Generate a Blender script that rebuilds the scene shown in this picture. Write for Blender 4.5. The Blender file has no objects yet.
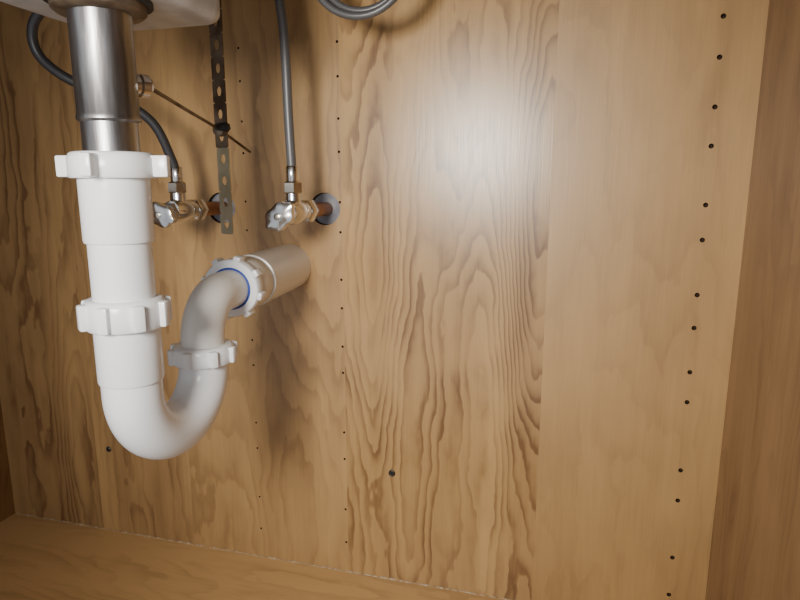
import bpy, bmesh, math, random
from mathutils import Vector, Matrix
random.seed(4)
C = bpy.context
def link(o, parent=None):
    C.scene.collection.objects.link(o)
    if parent: o.parent = parent
    return o
def empty(name, loc=(0,0,0)):
    e = bpy.data.objects.new(name, None); e.empty_display_size=.02
    return link(e)
# ------------------------------------------------------------ materials
def mat(name, col, rough=.4, metal=0, **kw):
    m = bpy.data.materials.new(name); m.use_nodes=True
    b = m.node_tree.nodes['Principled BSDF']
    b.inputs['Base Color'].default_value=(*col,1)
    b.inputs['Roughness'].default_value=rough
    b.inputs['Metallic'].default_value=metal
    for k,v in kw.items(): b.inputs[k.replace('_',' ')].default_value=v
    return m
def mottled(name, c1, c2, scale, rough, metal=0, bump=0, stretch=(1,1,1), r2=None, detail=4):
    m = mat(name, c1, rough, metal); nt=m.node_tree; b=nt.nodes['Principled BSDF']
    tc=nt.nodes.new('ShaderNodeTexCoord'); mp=nt.nodes.new('ShaderNodeMapping')
    mp.inputs['Scale'].default_value=stretch
    n=nt.nodes.new('ShaderNodeTexNoise'); n.inputs['Scale'].default_value=scale; n.inputs['Detail'].default_value=detail
    cr=nt.nodes.new('ShaderNodeValToRGB'); cr.color_ramp.elements[0].position=.35; cr.color_ramp.elements[1].position=.65
    cr.color_ramp.elements[0].color=(*c1,1); cr.color_ramp.elements[1].color=(*c2,1)
    nt.links.new(tc.outputs['Object'],mp.inputs[0]); nt.links.new(mp.outputs[0],n.inputs['Vector'])
    nt.links.new(n.outputs[0],cr.inputs[0]); nt.links.new(cr.outputs[0],b.inputs['Base Color'])
    if bump:
        bp=nt.nodes.new('ShaderNodeBump'); bp.inputs['Strength'].default_value=bump; bp.inputs['Distance'].default_value=.001
        nt.links.new(n.outputs[0],bp.inputs['Height']); nt.links.new(bp.outputs[0],b.inputs['Normal'])
    return m
def wood(name, across='X', along='Z', bounds=(), amps=(1,), tones=(1,), roughs=None, freqs=(26,), light=(.60,.37,.15), dark=(.205,.103,.038), sx=8.5, sz=1.15, seed=0., spec=.6, streaks=None):
    m=bpy.data.materials.new(name); m.use_nodes=True; nt=m.node_tree; N=nt.nodes; L=nt.links
    b=N['Principled BSDF']
    def math_(op,a,b_=None,c=None,clamp=False):
        n=N.new('ShaderNodeMath'); n.operation=op; n.use_clamp=clamp
        for i,v in enumerate((a,b_,c)):
            if v is None: continue
            if isinstance(v,(int,float)): n.inputs[i].default_value=v
            else: L.new(v,n.inputs[i])
        return n.outputs[0]
    tc=N.new('ShaderNodeTexCoord'); sp=N.new('ShaderNodeSeparateXYZ'); L.new(tc.outputs['Object'],sp.inputs[0])
    u=sp.outputs[across]; v=sp.outputs[along]
    pid=None
    for bd in bounds:
        g=math_('GREATER_THAN',u,bd); pid = g if pid is None else math_('ADD',pid,g)
    if pid is None: pid=math_('MULTIPLY',u,0)
    def per_plank(vals):
        out=math_('ADD',0,vals[0])
        for i in range(1,len(vals)):
            out=math_('MULTIPLY_ADD',math_('GREATER_THAN',pid,i-.5),vals[i]-vals[i-1],out)
        return out
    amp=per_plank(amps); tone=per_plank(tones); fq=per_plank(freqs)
    off=math_('MULTIPLY_ADD',pid,7.37,seed)
    def noise(su,sv,detail=2,rough_=.5,dist=0,o=0.):
        cb=N.new('ShaderNodeCombineXYZ')
        L.new(math_('MULTIPLY',u,su),cb.inputs[0]); L.new(math_('ADD',off,o),cb.inputs[1]); L.new(math_('MULTIPLY',v,sv),cb.inputs[2])
        n=N.new('ShaderNodeTexNoise'); n.inputs['Scale'].default_value=1; n.inputs['Detail'].default_value=detail
        n.inputs['Roughness'].default_value=rough_; n.inputs['Distortion'].default_value=dist
        L.new(cb.outputs[0],n.inputs['Vector']); return n.outputs[0]
    field=noise(sx,sz,1.0,.4)
    wob=noise(34,12,3,.5,0,3.1)
    f=math_('ADD',math_('MULTIPLY',field,fq),math_('MULTIPLY',wob,2.6))
    fr=math_('FRACT',f)
    ring=math_('MULTIPLY',math_('POWER',fr,3.0),math_('SUBTRACT',1,math_('POWER',fr,10)))
    ring=math_('MULTIPLY',ring,1.6)
    fine=noise(620,18,3,.6,0,5.)
    streak=noise(24,.9,4,.6,0,9.)
    blot=noise(16,6,2,.5,.6,13.)
    ringmask=math_('MULTIPLY_ADD',blot,3.0,-.8,clamp=True)
    t=math_('MULTIPLY',math_('MULTIPLY',ring,amp),ringmask)
    t=math_('ADD',t,math_('MULTIPLY',math_('SUBTRACT',fine,.5),.28))
    stk=per_plank(streaks) if streaks else math_('ADD',0,.8)
    t=math_('ADD',t,math_('MULTIPLY',math_('SUBTRACT',streak,.45),stk))
    t=math_('ADD',t,math_('MULTIPLY',math_('SUBTRACT',blot,.5),.40))
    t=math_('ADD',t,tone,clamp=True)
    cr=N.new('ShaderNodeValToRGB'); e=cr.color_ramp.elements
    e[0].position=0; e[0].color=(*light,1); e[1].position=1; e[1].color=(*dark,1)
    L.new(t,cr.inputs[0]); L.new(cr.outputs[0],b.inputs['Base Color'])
    rg=per_plank(roughs) if roughs else math_('ADD',0,.45)
    L.new(math_('ADD',math_('MULTIPLY',math_('SUBTRACT',fine,.5),.10),rg),b.inputs['Roughness'])
    b.inputs['Specular IOR Level'].default_value=spec
    bp=N.new('ShaderNodeBump'); bp.inputs['Strength'].default_value=.10; bp.inputs['Distance'].default_value=.0005
    L.new(fine,bp.inputs['Height']); L.new(bp.outputs[0],b.inputs['Normal'])
    return m

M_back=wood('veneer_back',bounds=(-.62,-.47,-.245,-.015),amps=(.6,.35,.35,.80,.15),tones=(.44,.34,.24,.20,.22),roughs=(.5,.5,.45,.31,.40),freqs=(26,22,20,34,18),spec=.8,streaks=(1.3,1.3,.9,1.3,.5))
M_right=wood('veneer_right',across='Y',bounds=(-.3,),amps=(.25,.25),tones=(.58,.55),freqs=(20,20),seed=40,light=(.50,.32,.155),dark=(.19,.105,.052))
M_left=wood('veneer_left',across='Y',bounds=(-.3,),amps=(.3,.3),tones=(.85,.8),freqs=(20,20),seed=60)
M_floor=wood('veneer_floor',across='Y',along='X',bounds=(-.17,-.4),amps=(.3,.3,.3),tones=(-.08,-.07,-.08),freqs=(22,22,22),seed=20,light=(.66,.42,.18))
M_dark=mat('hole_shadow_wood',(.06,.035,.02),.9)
M_pvc=mottled('white_pvc',(.79,.80,.82),(.84,.85,.86),6,.25)
M_pvcw=mottled('aged_white_pvc',(.77,.75,.70),(.82,.80,.76),9,.30)
M_blue=mat('blue_washer',(.03,.07,.34),.4)
M_steel=mottled('brushed_steel',(.20,.19,.19),(.38,.37,.37),22,.36,1,.2,(8,8,1))
M_chrome=mottled('worn_chrome',(.55,.55,.55),(.82,.81,.80),60,.18,1,.08)
M_brass=mottled('nickel_plated_brass',(.50,.45,.37),(.68,.63,.55),60,.28,1)
M_copper=mottled('copper',(.25,.12,.07),(.42,.23,.14),70,.4,1)
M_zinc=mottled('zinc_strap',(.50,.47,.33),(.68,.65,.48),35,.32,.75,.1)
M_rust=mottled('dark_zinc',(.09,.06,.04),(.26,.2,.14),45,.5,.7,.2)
M_sink=mottled('sink_enamel',(.42,.41,.40),(.60,.59,.57),40,.45)
M_black=mat('dark_rubber',(.03,.03,.032),.6)
M_ring=mottled('grey_foam',(.20,.20,.23),(.32,.32,.35),80,.6)
M_screw=mat('screw_steel',(.10,.09,.08),.4,.8)
M_caulk=mottled('caulk',(.62,.50,.35),(.34,.21,.09),170,.6)
def hosemat(name,c):
    m=mat(name,c,.38,.3); nt=m.node_tree; b=nt.nodes['Principled BSDF']
    tc=nt.nodes.new('ShaderNodeTexCoord'); w=nt.nodes.new('ShaderNodeTexChecker'); w.inputs['Scale'].default_value=650
    bp=nt.nodes.new('ShaderNodeBump'); bp.inputs['Strength'].default_value=.4; bp.inputs['Distance'].default_value=.0004
    nt.links.new(tc.outputs['Object'],w.inputs['Vector']); nt.links.new(w.outputs['Fac'],bp.inputs['Height']); nt.links.new(bp.outputs[0],b.inputs['Normal'])
    return m
M_hose=hosemat('grey_braided_hose',(.13,.13,.135)); M_hose2=hosemat('dark_braided_hose',(.05,.05,.055))
M_top=mottled('countertop',(.3,.28,.25),(.4,.38,.34),40,.5)
# ------------------------------------------------------------ geometry helpers
def finish(bm,name,m,parent=None,smooth=True,angle=40):
    bmesh.ops.recalc_face_normals(bm,faces=bm.faces)
    me=bpy.data.meshes.new(name); bm.to_mesh(me); bm.free()
    me.materials.append(m)
    if smooth:
        for p in me.polygons: p.use_smooth=True
        try: me.set_sharp_from_angle(angle=math.radians(angle))
        except Exception: pass
    return link(bpy.data.objects.new(name,me),parent)
def axis_mat(loc,d):
    d=Vector(d).normalized(); q=Vector((0,0,1)).rotation_difference(d)
    return Matrix.Translation(loc)@q.to_matrix().to_4x4()
def lathe_bm(bm,prof,M,seg=48,cap=True):
    rings=[]
    for r,h in prof:
        rings.append([bm.verts.new(M@Vector((r*math.cos(2*math.pi*i/seg),r*math.sin(2*math.pi*i/seg),h))) for i in range(seg)])
    for a,b in zip(rings,rings[1:]):
        for i in range(seg):
            j=(i+1)%seg; bm.faces.new((a[i],a[j],b[j],b[i]))
    if cap:
        bm.faces.new(rings[0][::-1]); bm.faces.new(rings[-1])
def lathe(name,prof,loc,d,m,parent=None,seg=48,cap=True):
    bm=bmesh.new(); lathe_bm(bm,prof,axis_mat(loc,d),seg,cap); return finish(bm,name,m,parent)
def box_bm(bm,size,M,bev=0):
    r=bmesh.ops.create_cube(bm,size=1,matrix=M@Matrix.Diagonal((*size,1)))
    if bev:
        ed=list({e for v in r['verts'] for e in v.link_edges})
        bmesh.ops.bevel(bm,geom=ed,offset=bev,segments=2,affect='EDGES',profile=.5)
def box(name,lo,hi,m,parent=None,bev=0):
    bm=bmesh.new(); lo=Vector(lo);hi=Vector(hi)
    box_bm(bm,hi-lo,Matrix.Translation((lo+hi)/2),bev)
    return finish(bm,name,m,parent,smooth=bev>0)
def tube_bm(bm,pts,r,seg=24,cap=True):
    pts=[Vector(p) for p in pts]; rs=r if isinstance(r,(list,tuple)) else [r]*len(pts)
    t0=(pts[1]-pts[0]).normalized(); up=Vector((1,0,0)) if abs(t0.x)<.9 else Vector((0,1,0))
    n=(up-t0*up.dot(t0)).normalized(); rings=[]
    for i,p in enumerate(pts):
        t=(pts[min(i+1,len(pts)-1)]-pts[max(i-1,0)]).normalized()
        n=(n-t*n.dot(t)).normalized(); b=t.cross(n)
        rings.append([bm.verts.new(p+(n*math.cos(a)+b*math.sin(a))*rs[i]) for a in [2*math.pi*k/seg for k in range(seg)]])
    for a,b in zip(rings,rings[1:]):
        for i in range(seg):
            j=(i+1)%seg; bm.faces.new((a[i],a[j],b[j],b[i]))
    if cap: bm.faces.new(rings[0][::-1]); bm.faces.new(rings[-1])
def tube(name,pts,r,m,parent=None,seg=24,cap=True):
    bm=bmesh.new(); tube_bm(bm,pts,r,seg,cap); return finish(bm,name,m,parent,angle=60)
def spline(P,n=14):
    P=[Vector(p) for p in P]; Q=[P[0]*2-P[1]]+P+[P[-1]*2-P[-2]]; out=[]
    for i in range(1,len(Q)-2):
        a,b,c,d=Q[i-1:i+3]
        for k in range(n):
            t=k/n; out.append(.5*((2*b)+(c-a)*t+(2*a-5*b+4*c-d)*t*t+(3*b-a-3*c+d)*t**3))
    out.append(P[-1]); return out
def slip_nut(name,loc,d,ri,ro,h,m,parent,lugs=8,lug_out=.004,lug_w=.007,rot=0,wide=()):
    bm=bmesh.new(); M=axis_mat(loc,d)
    lathe_bm(bm,[(ri,-h/2),(ro-.001,-h/2),(ro,-h/2+.0012),(ro,h/2-.004),(ro-.0015,h/2-.001),(ro-.003,h/2),(ri,h/2),(ri,-h/2)],M,64,False)
    for k in range(lugs):
        a=2*math.pi*k/lugs+rot; out=lug_out*(1.0)
        L=out+.003
        box_bm(bm,(L,lug_w,h*.86),M@Matrix.Rotation(a,4,'Z')@Matrix.Translation((ro-.003+L/2,0,-h*.03)),.0014)
    return finish(bm,name,m,parent)

# ------------------------------------------------------------ room shell (under-sink cabinet)
XL,XR=-.78,.169; ZC=.86; YF=-.60
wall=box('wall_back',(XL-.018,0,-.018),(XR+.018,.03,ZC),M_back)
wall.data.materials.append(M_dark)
cb=bmesh.new(); CY=Matrix.Rotation(math.radians(90),4,'X')
def hole(x,z,r,depth=.012,seg=20):
    bmesh.ops.create_cone(cb,cap_ends=True,segments=seg,radius1=r,radius2=r,depth=depth*2,matrix=Matrix.Translation((x,0,z))@CY)
HX1,HX2,HZ=-.266,-.40,.4605
hole(HX1,HZ,.0185,.026,32); hole(HX2,HZ,.0185,.026,32)
zs=[.6405,.6047,.5601,.5242,.4683,.4342,.3790,.3450,.2983,.2658,.1896,.1548,.0868,.0413]
for z in zs:
    hole(.1325,z,.0024,.007)
for z in zs:
    hole(-.2475,z,.0015,.006); hole(-.367,z,.0013,.006)
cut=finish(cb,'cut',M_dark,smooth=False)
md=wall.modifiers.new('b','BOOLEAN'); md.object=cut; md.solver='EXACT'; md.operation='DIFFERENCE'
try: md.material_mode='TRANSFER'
except Exception: pass
C.view_layer.update()
dg=C.evaluated_depsgraph_get(); me=bpy.data.meshes.new_from_object(wall.evaluated_get(dg)); wall.modifiers.clear(); wall.data=me
bpy.data.objects.remove(cut)
box('wall_left',(XL-.018,YF,-.018),(XL,0,ZC),M_left)
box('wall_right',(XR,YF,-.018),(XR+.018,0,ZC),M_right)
box('floor',(XL,YF,-.018),(XR,0,0),M_floor)
box('ceiling',(XL-.018,YF-.03,ZC),(XR+.018,.03,ZC+.03),M_top)
bm=bmesh.new(); pts=[]; rr=[]
n=260
for i in range(n+1):
    pts.append((XL+.002+(XR-XL-.004)*i/n,-.0003,.0003)); rr.append(.0005+.0012*random.random()**3)
tube_bm(bm,pts,rr,10); finish(bm,'trim_1',M_caulk)

# ------------------------------------------------------------ sink
TX,TY=-.290,-.307
sink=empty('kitchen_sink')
box('basin',(-.60,-.58,.68),(-.03,-.2,ZC-.0005),M_sink,sink,.03)
bm=bmesh.new(); box_bm(bm,(.116,.150,.10),Matrix.Translation((TX-.010,TY+.002,.652)),.0)
ve=[e for e in bm.edges if abs(e.verts[0].co.z-e.verts[1].co.z)>.05]
bmesh.ops.bevel(bm,geom=ve,offset=.020,segments=10,affect='EDGES',profile=.5)
be=[e for e in bm.edges if all(v.co.z<.61 for v in e.verts)]
bmesh.ops.bevel(bm,geom=be,offset=.006,segments=4,affect='EDGES',profile=.5)
finish(bm,'drain_boss',M_sink,sink)
# ------------------------------------------------------------ metal drain tailpiece
td=empty('sink_drain_tailpiece')
lathe('mounting_nut',[(.017,-.008),(.0255,-.008),(.028,-.006),(.028,.004),(.02,.004)],(TX,TY,.601),(0,0,1),M_rust,td)
lathe('gasket',[(.01,0),(.032,0),(.032,.004),(.01,.004)],(TX,TY,.5995),(0,0,1),M_black,td)
lathe('body',[(.0170,.0),(.0174,.0),(.0174,.017),(.0174,.022),(.0195,.0235),(.0195,.026),(.0189,.027),(.0189,.090),(.0194,.091),(.0194,.097),(.017,.097)],(TX,TY,.505),(0,0,1),M_steel,td)
lathe('pivot_port',[(.006,-.012),(.006,.004),(.0075,.005),(.0075,.010),(.005,.0125)],(TX+.008,TY+.015,.553),(.45,.9,0),M_chrome,td,24)
# ------------------------------------------------------------ pop-up linkage
ln=empty('pop_up_drain_linkage')
SX,SY=-.333,-.10
def strap(z0,z1,x,y,name,m):
    bm=bmesh.new(); w=.0080
    step=.0215; z=z0
    M=Matrix.Translation((x,y,0))@Matrix.Rotation(math.radians(-12),4,'Z')
    t=.0012; a=z0
    while a<z1:
        c=a+step/2; hr=.0031; hs=step/2
        outer=[];inner=[]
        for k in range(32):
            an=2*math.pi*(k+.5)/32; cx,cz=math.cos(an),math.sin(an)
            s=min(w/abs(cx) if cx else 9, hs/abs(cz) if cz else 9)
            outer.append((cx*s,cz*s)); inner.append((cx*hr,cz*hr*1.5))
        V=[[bm.verts.new(M@Vector((q[0],yy,c+q[1]))) for q in lst] for lst,yy in ((outer,-t/2),(inner,-t/2),(inner,t/2),(outer,t/2))]
        for k in range(32):
            j=(k+1)%32
            for A,B in ((0,1),(1,2),(2,3),(3,0)):
                bm.faces.new((V[A][k],V[A][j],V[B][j],V[B][k]))
        a+=step
    return finish(bm,name,m,ln,smooth=False)
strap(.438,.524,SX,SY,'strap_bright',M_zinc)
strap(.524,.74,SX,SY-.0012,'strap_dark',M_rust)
P0=Vector((TX+.012,TY+.026,.553)); P1=Vector((SX,SY-.004,.541)); P2=Vector((SX+.008,SY+.04,.522))
tube('pivot_rod',spline([P0,P0.lerp(P1,.5),P1,P2],8),.0014,M_rust,ln,12)
lathe('spring_clip',[(.002,-.004),(.006,-.003),(.0065,.003),(.002,.004)],P1+Vector((.001,-.002,0)),(0,1,0),M_rust,ln,16)
lathe('strap_screw',[(.003,-.008),(.0045,-.007),(.0045,.006),(.003,.007)],P1+Vector((.006,-.004,.002)),(1,-.2,0),M_black,ln,6)

# ------------------------------------------------------------ P-trap
pt=empty('p_trap')
def body(name,prof,loc,d,m): return lathe(name,prof,loc,d,m,pt,64)
slip_nut('slip_nut_top',(TX,TY,.500),(0,0,1),.0176,.0275,.0165,M_pvc,pt,4,.0095,.007,rot=math.radians(15))
body('extension_hub',[(.018,0),(.0218,0),(.0224,.002),(.0224,.047),(.018,.047)],(TX,TY,.4495),(0,0,1),M_pvc)
body('extension_pipe',[(.015,0),(.0203,0),(.0203,.049),(.015,.049)],(TX,TY,.402),(0,0,1),M_pvc)
slip_nut('slip_nut_mid',(TX,TY,.401),(0,0,1),.0185,.0265,.0205,M_pvc,pt,8,.0038,.008,rot=math.radians(10))
R=.044; zb=.3415; path=[]
path.append((TX,TY,.352))
for k in range(0,33):
    a=math.pi*k/32; path.append((TX,TY+R-R*math.cos(a),zb-R*math.sin(a)))
path.append((TX,TY+2*R,.352))
tube('j_bend',path,.0203,M_pvc,pt,48)
body('trap_hub',[(.0195,0),(.0213,0),(.0218,.0015),(.0218,.04),(.018,.04)],(TX,TY,.352),(0,0,1),M_pvc)
slip_nut('slip_nut_trap_arm',(TX,TY+2*R,.348),(0,0,1),.0172,.0255,.0155,M_pvc,pt,8,.0034,.007,rot=math.radians(5))
RE=.037; ye=TY+2*R; ze=.356
dv=Vector((-.10,1,0)).normalized(); sd=Vector((0,0,1))
c0=Vector((TX,ye,ze)); path=[(TX,ye,.340)]
for k in range(0,25):
    a=math.radians(89)*k/24; path.append(tuple(c0+dv*(RE-RE*math.cos(a))+sd*(RE*math.sin(a))))
lz=path[-1][2]
def arm(y):
    t=(y-ye)/dv.y; return Vector((TX+dv.x*t,y,lz))
path.append(tuple(arm(-.13)))
tube('trap_arm_elbow',path,.0178,M_pvcw,pt,48)
slip_nut('slip_nut_wall',arm(-.154),dv,.0190,.0272,.016,M_pvc,pt,8,.0034,.007,rot=math.radians(20))
body('washer',[(.0178,0),(.0198,0),(.0198,.008),(.0178,.008)],arm(-.1624),dv,M_blue)
body('wall_adapter',[(.0172,0),(.0250,0),(.0258,.002),(.0258,.024),(.0245,.026),(.0245,.030),(.0264,.0305),(.0264,.1445),(.02,.1445)],arm(-.1455),dv,M_pvcw)

# ------------------------------------------------------------ supply valves
def valve(i,hx,hz,hose_m,hosepath):
    e=empty('water_shutoff_valve'); vy=-.084
    lathe('escutcheon_foam',[(.0105,0),(.0178,0),(.0178,.002),(.0105,.002)],(hx,.005,hz),(0,1,0),M_ring,e,32)
    tube('copper_stub',[(hx,.022,hz),(hx,-.055,hz)],.0079,M_copper,e,28)
    lathe('inlet_nut',[(.0080,0),(.0118,.001),(.0130,.003),(.0130,.014),(.0112,.016),(.008,.0162)],(hx,-.044,hz),(0,-1,0),M_chrome,e,6)
    lathe('inlet_collar',[(.0100,0),(.0105,.016)],(hx,-.058,hz),(0,-1,0),M_chrome,e,24)
    lathe('valve_body',[(.006,-.015),(.0105,-.014),(.0122,-.008),(.0126,0),(.0122,.008),(.0105,.014),(.006,.015)],(hx,vy,hz),(0,1,0),M_chrome,e,28)
    lathe('outlet_neck',[(.0090,0),(.0080,.006),(.0078,.012),(.0075,.018)],(hx,vy,hz+.005),(0,0,1),M_chrome,e,24)
    lathe('outlet_nut',[(.0070,0),(.0092,.001),(.0099,.002),(.0099,.011),(.008,.0125)],(hx,vy,hz+.018),(0,0,1),M_brass,e,6)
    lathe('bonnet_nut',[(.007,0),(.0108,.001),(.0108,.008),(.0080,.010)],(hx,vy-.013,hz-.001),(0,-1,0),M_chrome,e,6)
    lathe('stem',[(.0045,0),(.0045,.012)],(hx,vy-.02,hz-.002),(0,-1,0),M_chrome,e,16)
    bm=bmesh.new(); M=Matrix.Translation((hx,vy-.0305,hz-.003))@Matrix.Rotation(math.radians(90),4,'X')@Matrix.Rotation(math.radians(-20+60*i),4,'Z')
    rings=[]
    for s,h in ((.0,-.005),(.75,-.005),(.95,-.0035),(1,0),(.95,.0035),(.72,.005),(.0,.0055)):
        ring=[]
        for k in range(48):
            a=2*math.pi*k/48; w=1+.07*math.cos(6*a)
            ring.append(bm.verts.new(M@Vector((.0175*s*w*math.cos(a),.0120*s*w*math.sin(a),h))))
        rings.append(ring)
    for a,b in zip(rings,rings[1:]):
        for k in range(48): bm.faces.new((a[k],a[(k+1)%48],b[(k+1)%48],b[k]))
    bmesh.ops.remove_doubles(bm,verts=bm.verts,dist=1e-6)
    finish(bm,'oval_handle',M_chrome,e)
    lathe('handle_screw',[(.0035,0),(.0035,.0015),(.002,.0022)],(hx,vy-.0355,hz-.003),(0,-1,0),M_brass,e,16)
    h=empty('water_supply_hose')
    lathe('ferrule',[(.0055,0),(.0062,.001),(.0062,.015),(.0052,.0165)],(hx,vy,hz+.0295),(0,0,1),M_chrome,h,24)
    tube('hose',spline([(hx,vy,hz+.038)]+hosepath,16),.0047,hose_m,h,20)
valve(1,HX1,HZ,M_hose,[(HX1-.001,-.086,.55),(-.268,-.088,.63),(-.274,-.09,.70),(-.276,-.09,ZC-.0005)])
valve(0,HX2,HZ,M_hose2,[(HX2-.002,-.088,.515),(-.411,-.102,.550),(-.436,-.122,.572),(-.474,-.14,.589),(-.497,-.15,.611),(-.495,-.155,.636),(-.47,-.155,.66),(-.44,-.15,.70),(-.40,-.14,ZC-.0005)])
fh=empty('faucet_pullout_hose')
lp=[(-.236,-.10,ZC-.0005),(-.2362,-.10,.76),(-.2365,-.10,.72)]
for k in range(0,70):
    a=math.radians(175+ 550*k/69); rx=.050-.009*(k/69); rz=.052-.010*(k/69)
    lp.append((-.187+rx*math.cos(a),-.10+.012*k/69,.688+rz*math.sin(a)))
lp+=[(-.1455,-.088,.72),(-.1450,-.088,.76),(-.1450,-.088,ZC-.0005)]
tube('loop',lp,.0034,M_hose,fh,16)
def screw(x,z,r=.0042):
    e=empty('wood_screw')
    lathe('washer_head',[(r*.3,0),(r,0),(r,.0012),(r*.72,.0022),(r*.25,.0016)],(x,0,z),(0,-1,0),M_screw,e,24)
    bm=bmesh.new()
    for a in (45,135): box_bm(bm,(r*1.1,.0008,r*.28),Matrix.Translation((x,-.0022,z))@Matrix.Rotation(math.radians(a),4,'Y'))
    finish(bm,'cross_slot',M_black,e,smooth=False)
screw(-.1867,.1441); screw(-.5977,.1256,.004)

# ------------------------------------------------------------ light
l=bpy.data.lights.new('phone_flashlight','SPOT'); l.energy=23.5; l.color=(1,.95,.87); l.shadow_soft_size=.075
l.spot_size=math.radians(82); l.spot_blend=1.0
o=link(bpy.data.objects.new('phone_flashlight',l)); o.location=(-.20,-.80,.57)
o.rotation_euler=(Vector((-.14,0,.37))-o.location).to_track_quat('-Z','Y').to_euler()
w=bpy.data.worlds.new('w'); C.scene.world=w; w.use_nodes=True
bg=w.node_tree.nodes['Background']; bg.inputs[0].default_value=(.90,.94,1,1); bg.inputs[1].default_value=.66
# ------------------------------------------------------------ camera
cd=bpy.data.cameras.new('camera'); cd.lens=27; cd.sensor_width=36; cd.clip_start=.01
co=link(bpy.data.objects.new('camera',cd)); co.location=(0,-.65,.487); co.rotation_euler=(math.radians(90-10.8),0,math.radians(15.2))
C.scene.camera=co
